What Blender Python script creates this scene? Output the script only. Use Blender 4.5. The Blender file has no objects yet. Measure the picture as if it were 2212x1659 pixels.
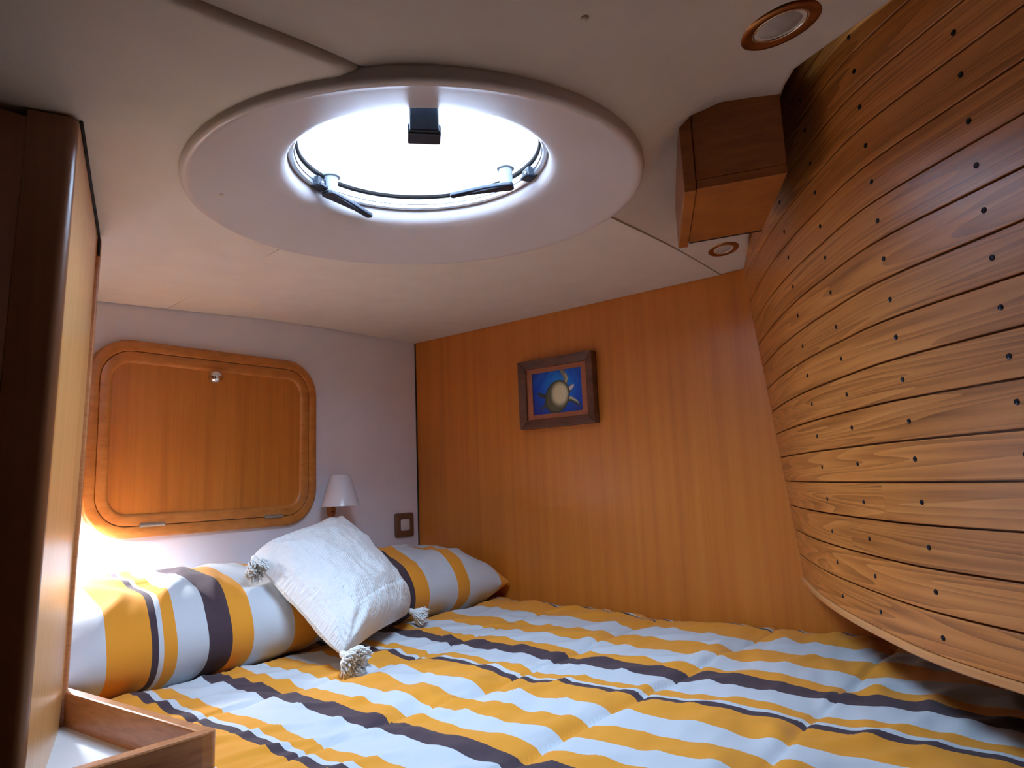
import bpy, bmesh, math, random
import numpy as np
from mathutils import Vector, Matrix, noise
from mathutils.geometry import delaunay_2d_cdt

scene = bpy.context.scene
COL = scene.collection
random.seed(7)
Z0 = 1.2            # camera height above the cabin sole; every z below is relative to the camera

# ------------------------------------------------------------------ camera
cam_d = bpy.data.cameras.new('camera')
cam_d.sensor_width = 36.0
cam_d.lens = 1480.0 / 2212.0 * 36.0
cam_d.clip_start = 0.02
cam = bpy.data.objects.new('camera', cam_d)
COL.objects.link(cam)
RX = (0.621, -0.783, -0.040)      # camera right
UP = (-0.088, -0.120, 0.989)      # camera up
FW = (0.779, 0.610, 0.144)        # view direction
rx, up, fw = Vector(RX).normalized(), Vector(UP).normalized(), Vector(FW).normalized()
rx = (rx - fw * rx.dot(fw)).normalized()
up = fw.cross(rx) * -1.0
M = Matrix((( rx.x, up.x, -fw.x, 0), (rx.y, up.y, -fw.y, 0), (rx.z, up.z, -fw.z, Z0), (0, 0, 0, 1)))
cam.matrix_world = M
scene.camera = cam

# ------------------------------------------------------------------ world, portal, exposure
world = bpy.data.worlds.new('overcast_sky')
scene.world = world
world.use_nodes = True
bg = world.node_tree.nodes['Background']
bg.inputs['Color'].default_value = (0.57, 0.775, 1.0, 1)
bg.inputs['Strength'].default_value = 26.0
# the portal marks the round roof hatch as the opening through which the sky lights the cabin
pd = bpy.data.lights.new('hatch_portal', 'AREA')
pd.shape = 'DISK'; pd.size = 0.44
pd.cycles.is_portal = True
portal = bpy.data.objects.new('hatch_portal', pd)
portal.location = (0.794, 0.802, Z0 + 0.605)
COL.objects.link(portal)

scene.view_settings.view_transform = 'Standard'
scene.view_settings.look = 'None'
scene.view_settings.gamma = 1.0
scene.view_settings.use_curve_mapping = False
scene.view_settings.exposure = 0.68
BULB_POWER = 13.0

# ------------------------------------------------------------------ materials
def srgb(r, g, b):
    f = lambda c: (c / 255 / 12.92) if c / 255 <= 0.04045 else ((c / 255 + 0.055) / 1.055) ** 2.4
    return (f(r), f(g), f(b), 1.0)

def base_mat(name, color=(0.8, 0.8, 0.8, 1), rough=0.5, metal=0.0, spec=0.5):
    m = bpy.data.materials.new(name); m.use_nodes = True
    b = m.node_tree.nodes['Principled BSDF']
    b.inputs['Base Color'].default_value = color
    b.inputs['Roughness'].default_value = rough
    b.inputs['Metallic'].default_value = metal
    b.inputs['Specular IOR Level'].default_value = spec
    return m

def nd(m, kind, **kw):
    n = m.node_tree.nodes.new(kind)
    for k, v in kw.items(): setattr(n, k, v)
    return n

def lk(m, a, b): m.node_tree.links.new(a, b)

def noisy(name, c1, c2, scale=60.0, rough=0.5, bump=0.05, bdist=0.002, bscale=None, spec=0.5, coat=0.0):
    m = base_mat(name, c1, rough, spec=spec)
    b = m.node_tree.nodes['Principled BSDF']
    tc = nd(m, 'ShaderNodeTexCoord')
    n = nd(m, 'ShaderNodeTexNoise'); n.inputs['Scale'].default_value = scale; n.inputs['Detail'].default_value = 4
    lk(m, tc.outputs['Object'], n.inputs['Vector'])
    r = nd(m, 'ShaderNodeValToRGB')
    r.color_ramp.elements[0].color = c1; r.color_ramp.elements[1].color = c2
    r.color_ramp.elements[0].position = .3; r.color_ramp.elements[1].position = .7
    lk(m, n.outputs['Fac'], r.inputs['Fac']); lk(m, r.outputs['Color'], b.inputs['Base Color'])
    if bump:
        n2 = nd(m, 'ShaderNodeTexNoise'); n2.inputs['Scale'].default_value = bscale or scale * 4; n2.inputs['Detail'].default_value = 3
        lk(m, tc.outputs['Object'], n2.inputs['Vector'])
        bp = nd(m, 'ShaderNodeBump'); bp.inputs['Strength'].default_value = bump; bp.inputs['Distance'].default_value = bdist
        lk(m, n2.outputs['Fac'], bp.inputs['Height']); lk(m, bp.outputs['Normal'], b.inputs['Normal'])
    if coat: b.inputs['Coat Weight'].default_value = coat; b.inputs['Coat Roughness'].default_value = .2
    return m

def wood(name, dark, mid, light, stretch=(60, 60, 2.0), rough=0.38, coords='Object', bump=0.12, vary=0.0, cathedral=0.0, coat=0.25):
    """long-grained varnished wood; stretch is the texture scale along each axis (small = along the grain)"""
    m = base_mat(name, mid, rough)
    b = m.node_tree.nodes['Principled BSDF']
    b.inputs['Coat Weight'].default_value = coat; b.inputs['Coat Roughness'].default_value = .28
    tc = nd(m, 'ShaderNodeTexCoord')
    mp = nd(m, 'ShaderNodeMapping'); mp.inputs['Scale'].default_value = stretch
    lk(m, tc.outputs[coords], mp.inputs['Vector'])
    vec = mp.outputs['Vector']
    oi = nd(m, 'ShaderNodeObjectInfo')
    if vary:
        mul = nd(m, 'ShaderNodeVectorMath', operation='MULTIPLY_ADD')
        cb = nd(m, 'ShaderNodeCombineXYZ')
        ml = nd(m, 'ShaderNodeMath', operation='MULTIPLY'); ml.inputs[1].default_value = 37.0
        lk(m, oi.outputs['Random'], ml.inputs[0])
        lk(m, ml.outputs[0], cb.inputs[0]); lk(m, ml.outputs[0], cb.inputs[1]); lk(m, ml.outputs[0], cb.inputs[2])
        ad = nd(m, 'ShaderNodeVectorMath', operation='ADD')
        lk(m, vec, ad.inputs[0]); lk(m, cb.outputs[0], ad.inputs[1]); vec = ad.outputs[0]
    n = nd(m, 'ShaderNodeTexNoise'); n.inputs['Scale'].default_value = 1.0; n.inputs['Detail'].default_value = 6; n.inputs['Roughness'].default_value = .62
    lk(m, vec, n.inputs['Vector'])
    fac = n.outputs['Fac']
    if cathedral:
        # figure: the large, slow noise swings the growth rings into cathedral arches
        n3 = nd(m, 'ShaderNodeTexNoise'); n3.inputs['Scale'].default_value = .16; n3.inputs['Detail'].default_value = 1.5
        lk(m, vec, n3.inputs['Vector'])
        m1 = nd(m, 'ShaderNodeMath', operation='MULTIPLY'); m1.inputs[1].default_value = 26.0
        lk(m, n3.outputs['Fac'], m1.inputs[0])
        m1b = nd(m, 'ShaderNodeMath', operation='FRACT'); lk(m, m1.outputs[0], m1b.inputs[0])
        m1c = nd(m, 'ShaderNodeMath', operation='POWER'); m1c.inputs[1].default_value = 1.6; lk(m, m1b.outputs[0], m1c.inputs[0])
        mx = nd(m, 'ShaderNodeMix'); mx.inputs[0].default_value = cathedral
        lk(m, n.outputs['Fac'], mx.inputs[2]); lk(m, m1c.outputs[0], mx.inputs[3])
        fac = mx.outputs[0]
    r = nd(m, 'ShaderNodeValToRGB')
    e = r.color_ramp.elements
    e[0].position = .25; e[0].color = dark
    e[1].position = .78; e[1].color = light
    k = e.new(.5); k.color = mid
    lk(m, fac, r.inputs['Fac'])
    out = r.outputs['Color']
    if vary:
        hs = nd(m, 'ShaderNodeHueSaturation')
        mr = nd(m, 'ShaderNodeMapRange'); mr.inputs['To Min'].default_value = 1 - vary; mr.inputs['To Max'].default_value = 1 + vary
        lk(m, oi.outputs['Random'], mr.inputs['Value']); lk(m, mr.outputs[0], hs.inputs['Value'])
        lk(m, out, hs.inputs['Color']); out = hs.outputs['Color']
    lk(m, out, b.inputs['Base Color'])
    bp = nd(m, 'ShaderNodeBump'); bp.inputs['Strength'].default_value = bump; bp.inputs['Distance'].default_value = .0015
    lk(m, fac, bp.inputs['Height']); lk(m, bp.outputs['Normal'], b.inputs['Normal'])
    return m

def striped(name, stops, lo, hi):
    """woven stripes across the metre-valued 'stripe' attribute"""
    m = base_mat(name, rough=.85, spec=.2)
    b = m.node_tree.nodes['Principled BSDF']
    b.inputs['Sheen Weight'].default_value = .15
    at = nd(m, 'ShaderNodeAttribute', attribute_name='stripe')
    mr = nd(m, 'ShaderNodeMapRange'); mr.inputs['From Min'].default_value = lo; mr.inputs['From Max'].default_value = hi
    lk(m, at.outputs['Fac'], mr.inputs['Value'])
    r = nd(m, 'ShaderNodeValToRGB'); r.color_ramp.interpolation = 'CONSTANT'
    e = r.color_ramp.elements
    e.remove(e[1])
    for i, (x, c) in enumerate(stops):
        p = min(1, max(0, (x - lo) / (hi - lo)))
        k = e[0] if i == 0 else e.new(p)
        k.position = p; k.color = FAB[c]
    lk(m, mr.outputs[0], r.inputs['Fac'])
    lk(m, r.outputs['Color'], b.inputs['Base Color'])
    tc = nd(m, 'ShaderNodeTexCoord')
    n = nd(m, 'ShaderNodeTexNoise'); n.inputs['Scale'].default_value = 700; n.inputs['Detail'].default_value = 2
    lk(m, tc.outputs['Object'], n.inputs['Vector'])
    bp = nd(m, 'ShaderNodeBump'); bp.inputs['Strength'].default_value = .08; bp.inputs['Distance'].default_value = .001
    lk(m, n.outputs['Fac'], bp.inputs['Height']); lk(m, bp.outputs['Normal'], b.inputs['Normal'])
    return m

FAB = {'w': srgb(200, 204, 210), 'o': srgb(228, 150, 44), 'd': srgb(72, 56, 64)}

MAT = {}
MAT['liner'] = noisy('vinyl_headliner', srgb(226, 218, 208), srgb(220, 211, 201), 14, .62, .12, .0012, 420, spec=.3)
MAT['gelcoat'] = noisy('white_gelcoat', srgb(214, 206, 206), srgb(208, 200, 200), 6, .3, .02, .002, 12)
MAT['wallpaint'] = noisy('white_wall_liner', srgb(238, 236, 246), srgb(232, 230, 240), 10, .6, .06, .001, 500, spec=.3)
MAT['bulkhead'] = wood('bulkhead_veneer', srgb(188, 106, 28), srgb(204, 120, 36), srgb(214, 134, 46), (38, 38, .9), rough=.42, bump=.04)
MAT['locker'] = wood('locker_veneer', srgb(176, 102, 34), srgb(198, 120, 44), srgb(212, 134, 54), (60, 60, 1.6), rough=.4, bump=.05)
MAT['lockerframe'] = wood('locker_frame_wood', srgb(166, 100, 42), srgb(194, 124, 56), srgb(210, 140, 72), (22, 60, 60), rough=.36, bump=.05)
MAT['hull'] = wood('oak_planking', srgb(144, 84, 34), srgb(196, 124, 58), srgb(216, 146, 78), (3.2, 95, 95), rough=.42, coords='UV', bump=.22, vary=.11, cathedral=.28, coat=.35)
MAT['batten'] = wood('pale_batten', srgb(196, 132, 78), srgb(216, 152, 92), srgb(226, 166, 108), (4, 50, 50), coords='UV', rough=.4, bump=.05)
MAT['partition'] = wood('lit_partition_veneer', srgb(206, 142, 78), srgb(228, 168, 100), srgb(238, 186, 122), (60, 60, 1.4), rough=.3, bump=.05, coat=.4)  # lit side of the partition: hatch light and wall glow raised into the colour
MAT['postwood_shaded'] = wood('shaded_post_wood', srgb(112, 66, 36), srgb(136, 84, 48), srgb(150, 96, 58), (60, 60, 1.4), rough=.3, bump=.05, coat=.5)  # darker than the side panel: shade of the unlit front put into the colour
MAT['fiddle'] = wood('fiddle_wood', srgb(164, 100, 58), srgb(194, 126, 78), srgb(210, 146, 96), (22, 22, 140), rough=.34, bump=.1)
MAT['boxwood'] = wood('box_wood', srgb(126, 68, 24), srgb(156, 90, 34), srgb(176, 108, 46), (14, 14, 70), rough=.4, bump=.06)
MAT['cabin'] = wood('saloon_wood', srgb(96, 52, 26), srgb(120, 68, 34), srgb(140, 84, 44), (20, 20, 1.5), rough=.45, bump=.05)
MAT['sole'] = wood('cabin_sole', srgb(80, 44, 24), srgb(106, 62, 34), srgb(124, 76, 42), (2, 30, 30), rough=.4, bump=.05)
MAT['shelf'] = noisy('white_laminate', srgb(228, 228, 228), srgb(220, 221, 222), 8, .35, .02, .001, 60)
MAT['chrome'] = base_mat('polished_chrome', (.8, .8, .8, 1), .12, 1)
MAT['hinge'] = noisy('hinge_metal', srgb(186, 174, 160), srgb(164, 150, 136), 90, .35, .05); MAT['hinge'].node_tree.nodes['Principled BSDF'].inputs['Metallic'].default_value = .45
MAT['alu'] = base_mat('anodised_aluminium', (.62, .66, .7, 1), .32, .75)
MAT['handle'] = noisy('grey_handle_plastic', srgb(170, 178, 184), srgb(150, 160, 168), 60, .4, .04)
MAT['backlit_plastic'] = noisy('backlit_hinge_plastic', srgb(26, 38, 58), srgb(18, 28, 44), 60, .45, .05)  # hatch fittings against the sky: their backlit shade is put into the colour
MAT['rubber'] = noisy('black_rubber', srgb(20, 17, 17), srgb(30, 26, 26), 60, .7, .05)
MAT['screw'] = noisy('blued_screw', srgb(26, 28, 38), srgb(46, 48, 60), 300, .4, .1); MAT['screw'].node_tree.nodes['Principled BSDF'].inputs['Metallic'].default_value = .6
MAT['bronze'] = noisy('brass_bezel', srgb(176, 120, 70), srgb(150, 100, 58), 40, .28, .02); MAT['bronze'].node_tree.nodes['Principled BSDF'].inputs['Metallic'].default_value = .85
MAT['lens'] = noisy('frosted_lens', srgb(190, 186, 184), srgb(176, 172, 172), 60, .2, .05)
MAT['shade'] = noisy('white_enamel_shade', srgb(222, 222, 232), srgb(216, 216, 226), 10, .22, .01)
MAT['lampwood'] = wood('lamp_wood', srgb(150, 86, 44), srgb(176, 106, 58), srgb(190, 122, 70), (60, 60, 6), rough=.4)
MAT['switchframe'] = noisy('brown_switch_plate', srgb(120, 84, 62), srgb(108, 74, 54), 80, .35, .03)
MAT['rocker'] = noisy('white_rocker', srgb(226, 226, 230), srgb(218, 218, 224), 30, .3, .02)
MAT['picframe'] = wood('rustic_frame_wood', srgb(58, 30, 20), srgb(98, 56, 36), srgb(120, 74, 48), (60, 8, 60), rough=.55, bump=.3, vary=.05)
MAT['mat_board'] = noisy('rust_mat_board', srgb(172, 104, 70), srgb(160, 94, 62), 90, .8, .1)
MAT['knit'] = None
MAT['mattress'] = noisy('mattress_ticking', srgb(190, 186, 180), srgb(176, 172, 166), 40, .85, .1)
MAT['button'] = noisy('liner_button', srgb(206, 190, 180), srgb(196, 180, 170), 60, .55, .02)
gp = bpy.data.materials.new('acrylic_pane'); gp.use_nodes = True
g = gp.node_tree; g.nodes.remove(g.nodes['Principled BSDF'])
tr = g.nodes.new('ShaderNodeBsdfTransparent'); tr.inputs[0].default_value = (.93, .96, 1, 1)
gl = g.nodes.new('ShaderNodeBsdfGlossy'); gl.inputs['Roughness'].default_value = .05
mxs = g.nodes.new('ShaderNodeMixShader'); mxs.inputs[0].default_value = .05
g.links.new(tr.outputs[0], mxs.inputs[1]); g.links.new(gl.outputs[0], mxs.inputs[2]); g.links.new(mxs.outputs[0], g.nodes['Material Output'].inputs['Surface'])
MAT['pane'] = gp
bm_ = base_mat('lit_bulb', (1, 1, 1, 1), .3)
bm_.node_tree.nodes['Principled BSDF'].inputs['Emission Color'].default_value = (1, .97, .93, 1)
bm_.node_tree.nodes['Principled BSDF'].inputs['Emission Strength'].default_value = 20
MAT['bulb_on'] = bm_
MAT['bulb_off'] = base_mat('unlit_bulb', srgb(225, 225, 225), .25)

# knitted cotton: stitches in rows, a diagonal lattice and an eyelet row as relief
kn = base_mat('white_knit', srgb(232, 232, 232), .9, spec=.15); MAT['knit'] = kn
kb = kn.node_tree.nodes['Principled BSDF']; kb.inputs['Sheen Weight'].default_value = .2
tcx = nd(kn, 'ShaderNodeTexCoord')
w1 = nd(kn, 'ShaderNodeTexWave', wave_type='BANDS', bands_direction='X'); w1.inputs['Scale'].default_value = 17; w1.inputs['Distortion'].default_value = 1.2; w1.inputs['Detail'].default_value = 1
lk(kn, tcx.outputs['UV'], w1.inputs['Vector'])
n1 = nd(kn, 'ShaderNodeTexVoronoi'); n1.inputs['Scale'].default_value = 75
lk(kn, tcx.outputs['UV'], n1.inputs['Vector'])
ma = nd(kn, 'ShaderNodeMath', operation='MULTIPLY_ADD'); ma.inputs[1].default_value = .5
lk(kn, w1.outputs['Fac'], ma.inputs[0]); lk(kn, n1.outputs['Distance'], ma.inputs[2])
bpk = nd(kn, 'ShaderNodeBump'); bpk.inputs['Strength'].default_value = .55; bpk.inputs['Distance'].default_value = .003
lk(kn, ma.outputs[0], bpk.inputs['Height']); lk(kn, bpk.outputs['Normal'], kb.inputs['Normal'])

# ------------------------------------------------------------------ builders
def link(o, parent=None):
    COL.objects.link(o)
    if parent is not None: o.parent = parent
    return o

def wloc(o):
    v = Vector((0, 0, 0))
    while o is not None:
        v = v + o.location; o = o.parent
    return v

def tag(o, label=None, cat=None, group=None, kind=None):
    if label: o['label'] = label
    if cat: o['category'] = cat
    if group: o['group'] = group
    if kind: o['kind'] = kind
    return o

def thing(name, loc, label, cat, group=None, kind=None):
    o = bpy.data.objects.new(name, None); o.empty_display_size = .05
    o.location = (loc[0], loc[1], loc[2] + Z0)
    link(o); return tag(o, label, cat, group, kind)

def mesh(name, verts, faces, mat, parent=None, smooth=False, origin=None, bevel=0, uvs=None, attr=None, auto=None, seg=2):
    """verts are camera-relative; the object's origin sits at `origin` (top level) or at its parent"""
    me = bpy.data.meshes.new(name)
    off = wloc(parent) if parent is not None else (Vector((origin[0], origin[1], origin[2] + Z0)) if origin else Vector((0, 0, Z0)))
    me.from_pydata([(v[0] - off.x, v[1] - off.y, v[2] + Z0 - off.z) for v in verts], [], faces)
    if uvs is not None:
        ul = me.uv_layers.new(name='UVMap')
        for lp in me.loops: ul.data[lp.index].uv = uvs[lp.vertex_index]
    if attr is not None:
        a = me.attributes.new('stripe', 'FLOAT', 'POINT'); a.data.foreach_set('value', attr)
    bm = bmesh.new(); bm.from_mesh(me)
    bmesh.ops.recalc_face_normals(bm, faces=bm.faces)
    if bevel:
        es = [e for e in bm.edges if len(e.link_faces) == 2 and e.calc_face_angle(0) > .6]
        bmesh.ops.bevel(bm, geom=es, offset=bevel, segments=seg, affect='EDGES', profile=.5)
    bm.to_mesh(me); bm.free()
    me.materials.append(mat)
    if smooth:
        for p in me.polygons: p.use_smooth = True
    o = bpy.data.objects.new(name, me)
    if parent is None: o.location = off
    link(o, parent)
    if auto:
        with_angle(me, auto)
    return o

def with_angle(me, ang):
    bm = bmesh.new(); bm.from_mesh(me)
    for e in bm.edges: e.smooth = not (len(e.link_faces) == 2 and e.calc_face_angle(0) > ang)
    for f in bm.faces: f.smooth = True
    bm.to_mesh(me); bm.free()

def prism(poly, z0, z1):
    n = len(poly)
    v = [(x, y, z0) for x, y in poly] + [(x, y, z1) for x, y in poly]
    f = [list(range(n))[::-1], list(range(n, 2 * n))] + [[i, (i + 1) % n, n + (i + 1) % n, n + i] for i in range(n)]
    return v, f

def box(x0, x1, y0, y1, z0, z1): return prism([(x0, y0), (x1, y0), (x1, y1), (x0, y1)], z0, z1)

def lathe(profile, n=48, c=(0, 0), closed=False, zfun=None):
    v, f = [], []
    m = len(profile)
    for i in range(n):
        a = 2 * math.pi * i / n
        for r, z in profile:
            x, y = c[0] + r * math.cos(a), c[1] + r * math.sin(a)
            v.append((x, y, z + (zfun(x, y) if zfun else 0)))
    for i in range(n):
        j = (i + 1) % n
        for k in range(m - (0 if closed else 1)):
            q = (k + 1) % m
            f.append([i * m + k, j * m + k, j * m + q, i * m + q])
    return v, f

def tube(pts, r, n=8):
    pts = [Vector(p) for p in pts]; v, f = [], []
    for i, p in enumerate(pts):
        d = (pts[min(i + 1, len(pts) - 1)] - pts[max(i - 1, 0)]).normalized()
        s = d.cross(Vector((0, 0, 1)));
        if s.length < .01: s = d.cross(Vector((1, 0, 0)))
        s.normalize(); t = d.cross(s)
        rr = r[i] if isinstance(r, (list, tuple)) else r
        for k in range(n):
            a = 2 * math.pi * k / n
            v.append(tuple(p + s * (rr * math.cos(a)) + t * (rr * math.sin(a))))
    for i in range(len(pts) - 1):
        for k in range(n):
            f.append([i * n + k, i * n + (k + 1) % n, (i + 1) * n + (k + 1) % n, (i + 1) * n + k])
    f.append(list(range(n))[::-1]); f.append([(len(pts) - 1) * n + k for k in range(n)])
    return v, f

def merge(*parts):
    v, f = [], []
    for pv, pf in parts:
        o = len(v); v += list(pv); f += [[i + o for i in q] for q in pf]
    return v, f

def obox(c, ax, ay, az):
    """box about c with half-axis vectors"""
    c, ax, ay, az = Vector(c), Vector(ax), Vector(ay), Vector(az)
    v = [tuple(c + ax * i + ay * j + az * k) for k in (-1, 1) for j in (-1, 1) for i in (-1, 1)]
    return v, [[0, 2, 3, 1], [4, 5, 7, 6], [0, 1, 5, 4], [2, 6, 7, 3], [0, 4, 6, 2], [1, 3, 7, 5]]

# ------------------------------------------------------------------ surfaces shared by several pieces
XB, YA = 1.73, 1.80
def plane_z(x, y): return 0.4548 + 0.04 * x
RC, RR = (0.792, 0.800), 0.376      # round hatch surround

HP = [(.35, -.92), (.48, -.66), (.62, -.42), (.77, -.20), (.95, .02), (1.078, .158), (1.215, .256), (1.36, .346), (1.53, .435), (1.735, .527), (1.80, .556)]
def hull_curve(n=90):
    P = [Vector((x, y, 0)) for x, y in HP]; out = []
    for i in range(len(P) - 1):
        p0 = P[max(i - 1, 0)]; p1 = P[i]; p2 = P[i + 1]; p3 = P[min(i + 2, len(P) - 1)]
        for k in range(24):
            t = k / 24
            out.append(.5 * ((2 * p1) + (p2 - p0) * t + (2 * p0 - 5 * p1 + 4 * p2 - p3) * t * t + (3 * p1 - p0 - 3 * p2 + p3) * t ** 3))
    out.append(P[-1])
    L = [0]
    for a, b in zip(out[:-1], out[1:]): L.append(L[-1] + (b - a).length)
    res = []
    for i in range(n):
        s = L[-1] * i / (n - 1)
        j = max(k for k in range(len(L)) if L[k] <= s + 1e-9); j = min(j, len(L) - 2)
        t = (s - L[j]) / (L[j + 1] - L[j])
        p = out[j].lerp(out[j + 1], t); d = (out[j + 1] - out[j]).normalized()
        res.append((p.x, p.y, -d.y, d.x, s))
    return res
HC = hull_curve()
def hull_pt(q, z, depth=0.0):
    """q = entry of HC; depth > 0 goes outboard"""
    lean = np.interp(q[0], [.6, 1.0, 1.36, 1.73], [.02, .03, .055, .09])
    o = lean * (z + .02) - depth
    return (q[0] + q[2] * o, q[1] + q[3] * o, z)
def hull_y(x): return float(np.interp(x, [q[0] for q in HC], [q[1] for q in HC]))

# ------------------------------------------------------------------ setting: floor, walls
def struct(name, vf, mat, label=None, **kw):
    o = mesh(name, vf[0], vf[1], mat, **kw); o['kind'] = 'structure'
    if label: o['label'] = label
    return o

struct('floor', box(-1.3, 2.0, -1.5, 2.0, -1.22, -1.2), MAT['sole'], 'dark wooden cabin sole')
struct('wall_headboard', box(.2, 1.80, YA, YA + .03, -1.2, .741), MAT['wallpaint'], 'off-white lined wall behind the pillows')
struct('wall_bulkhead', box(XB, XB + .03, -.10, YA, -1.2, .741), MAT['bulkhead'], 'varnished wooden bulkhead with vertical grain')
struct('wall_back', box(-1.2, 1.0, -1.12, -1.09, -1.2, .76), MAT['cabin'], 'dark wooden bulkhead behind the viewer')
struct('wall_left', box(-1.23, -1.2, -1.12, 1.1, -1.2, .76), MAT['cabin'], 'dark wooden side of the passage')
struct('trim_1', tube([(XB - .001, YA - .001, -.5), (XB - .001, YA - .001, .53)], .003, 6), MAT['rubber'], 'thin dark joint line in the corner')

# hull side: backing wall + individual planks with screws
v, f = [], []
for q in HC:
    v += [hull_pt(q, -1.2, .44), hull_pt(q, -.255, .44), hull_pt(q, -.235, .012), hull_pt(q, .76, .012), hull_pt(q, .76, .47), hull_pt(q, -1.2, .47)]
for i in range(len(HC) - 1):
    for k in range(6): f.append([6 * i + k, 6 * i + (k + 1) % 6, 6 * i + 6 + (k + 1) % 6, 6 * i + 6 + k])
hullwall = struct('wall_right', (v, f), MAT['cabin'], 'curved hull side clad in oak planks')
PW, ZB = .0569, -.2475
def plank(i0, i1, z0, z1):
    g = .0014
    prof = [(z0 + g, .010), (z0 + g, .0008), (z0 + g + .0008, 0), (z1 - g - .0008, 0), (z1 - g, .0008), (z1 - g, .010)]
    v, uv, f = [], [], []
    for i in range(i0, i1 + 1):
        q = HC[i]
        for z, d in prof: v.append(hull_pt(q, z, d)); uv.append((q[4], z + d))
    m = len(prof); n = i1 - i0
    for i in range(n):
        for k in range(m):
            f.append([i * m + k, i * m + (k + 1) % m, (i + 1) * m + (k + 1) % m, (i + 1) * m + k])
    f.append(list(range(m))); f.append([n * m + k for k in range(m)][::-1])
    return v, f, uv
def idx_at(x): return min(range(len(HC)), key=lambda i: abs(HC[i][0] - x))
RIBS = [idx_at(x) for x in (.955, 1.073, 1.205, 1.355)]
JOINT = {1: [1.41], 2: [1.27], 3: [1.14], 0: [1.62]}
sv, sf = lathe([(0, -.0006), (.0014, -.0008), (.0017, -.0002), (.0034, -.0009), (.0039, .0003), (.0039, .002)], 12)
NP = 17
for k in range(NP):
    z0, z1 = ZB + k * PW, ZB + (k + 1) * PW
    cuts = [0] + sorted(idx_at(x) for x in JOINT.get(k, [])) + [len(HC) - 1]
    planks = []
    for a, b in zip(cuts[:-1], cuts[1:]):
        v, f, uv = plank(a, b, z0, z1)
        planks.append((a, b, mesh('plank', v, f, MAT['hull'], hullwall, uvs=uv, auto=.5)))
    for r in RIBS:
        q = HC[r]; jit = random.uniform(-.003, .003)
        c = Vector(hull_pt(q, (z0 + z1) / 2 + jit, .0)); nrm = Vector((q[2], q[3], 0)).normalized()
        t = Vector((0, 0, 1)); s = nrm.cross(t)
        host = [p for a, b, p in planks if a <= r <= b][0]
        # z of the lathe = into the wood
        vv = [tuple(c + s * x + t * y - nrm * z) for x, y, z in sv]
        mesh('screw', vv, sf, MAT['screw'], host, auto=.7)
# pale batten under the lowest plank
v, f, uv = [], [], []
for q in HC:
    for z, d in [(ZB - .011, .014), (ZB - .011, -.003), (ZB - .0085, -.006), (ZB - .0005, -.006), (ZB + .0005, -.004), (ZB + .0005, .014)]:
        v.append(hull_pt(q, z, d)); uv.append((q[4], z + d))
for i in range(len(HC) - 1):
    for k in range(6): f.append([i * 6 + k, i * 6 + (k + 1) % 6, (i + 1) * 6 + (k + 1) % 6, (i + 1) * 6 + k])
struct('trim_2', (v, f), MAT['batten'], 'pale wooden batten along the lower edge of the planking', uvs=uv, auto=.5)

# ------------------------------------------------------------------ ceiling: deck slab with three padded liner panels
def slab_with_hole(z0, z1, x0, x1, y0, y1, c, r, n=64):
    v, f = [], []
    for z in (z0, z1):
        for i in range(n):
            a = 2 * math.pi * i / n
            v.append((c[0] + r * math.cos(a), c[1] + r * math.sin(a), z))
        for i in range(n):
            a = 2 * math.pi * i / n; dx, dy = math.cos(a), math.sin(a)
            t = min((x1 - c[0]) / dx if dx > 1e-9 else (x0 - c[0]) / dx if dx < -1e-9 else 1e9,
                    (y1 - c[1]) / dy if dy > 1e-9 else (y0 - c[1]) / dy if dy < -1e-9 else 1e9)
            v.append((c[0] + dx * t, c[1] + dy * t, z))
    for i in range(n):
        j = (i + 1) % n
        f += [[i, j, n + j, n + i], [2 * n + i, 3 * n + i, 3 * n + j, 2 * n + j], [i, 2 * n + i, 2 * n + j, j]]
    return v, f
ceiling = struct('ceiling', slab_with_hole(.74, .76, -1.35, 2.1, -1.45, 2.1, RC, .30), MAT['cabin'], 'cabin ceiling of padded off-white vinyl panels')

class TPS:
    def __init__(s, P):
        P = np.array(P, float); s.p = P[:, :2]; n = len(P)
        d = np.linalg.norm(s.p[:, None] - s.p[None], axis=2); K = s.k(d) + np.eye(n) * 1e-4
        A = np.zeros((n + 3, n + 3)); A[:n, :n] = K; A[:n, n] = 1; A[:n, n + 1:] = s.p; A[n, :n] = 1; A[n + 1:, :n] = s.p.T
        s.w = np.linalg.solve(A, np.r_[P[:, 2], 0, 0, 0])
    @staticmethod
    def k(d): return np.where(d > 1e-9, d * d * np.log(np.maximum(d, 1e-9)), 0)
    def __call__(s, x, y):
        d = np.hypot(s.p[:, 0] - x, s.p[:, 1] - y)
        return float(s.k(d) @ s.w[:-3] + s.w[-3] + s.w[-2] * x + s.w[-1] * y)

def ring_pts(a0, a1, dz, n=5, r=RR):
    out = []
    for i in range(n):
        a = math.radians(a0 + (a1 - a0) * i / (n - 1)); x, y = RC[0] + r * math.cos(a), RC[1] + r * math.sin(a)
        out.append((x, y, plane_z(x, y) + dz))
    return out
ang = lambda p: math.degrees(math.atan2(p[1] - RC[1], p[0] - RC[0])) % 360
S1a, S1b = (.48, .585), (.277, .603)        # seam near panel / left panel: at the ring, towards the viewer
S1c = (-1.2, .70)
S2a, S2b = (.770, 1.176), (.828, 1.80)      # seam left panel / far panel
S3a, S3b = (1.128, .628), (1.73, .638)      # seam far panel / near panel
A1, A2, A3 = ang(S1a), ang(S2a), ang(S3a)
zP1 = TPS(ring_pts(A2, A1, .008, 7) + [(.66, 1.8, .484), (.828, 1.8, .494), (.45, 1.8, .478), (.3, .9, .467), (.477, 1.31, .472), (.2, .9, .464), (.277, .603, .466), (-.3, .65, .455), (-1.2, .7, .44), (-1.2, 1.3, .44), (.4, 1.5, .474)])
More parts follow.
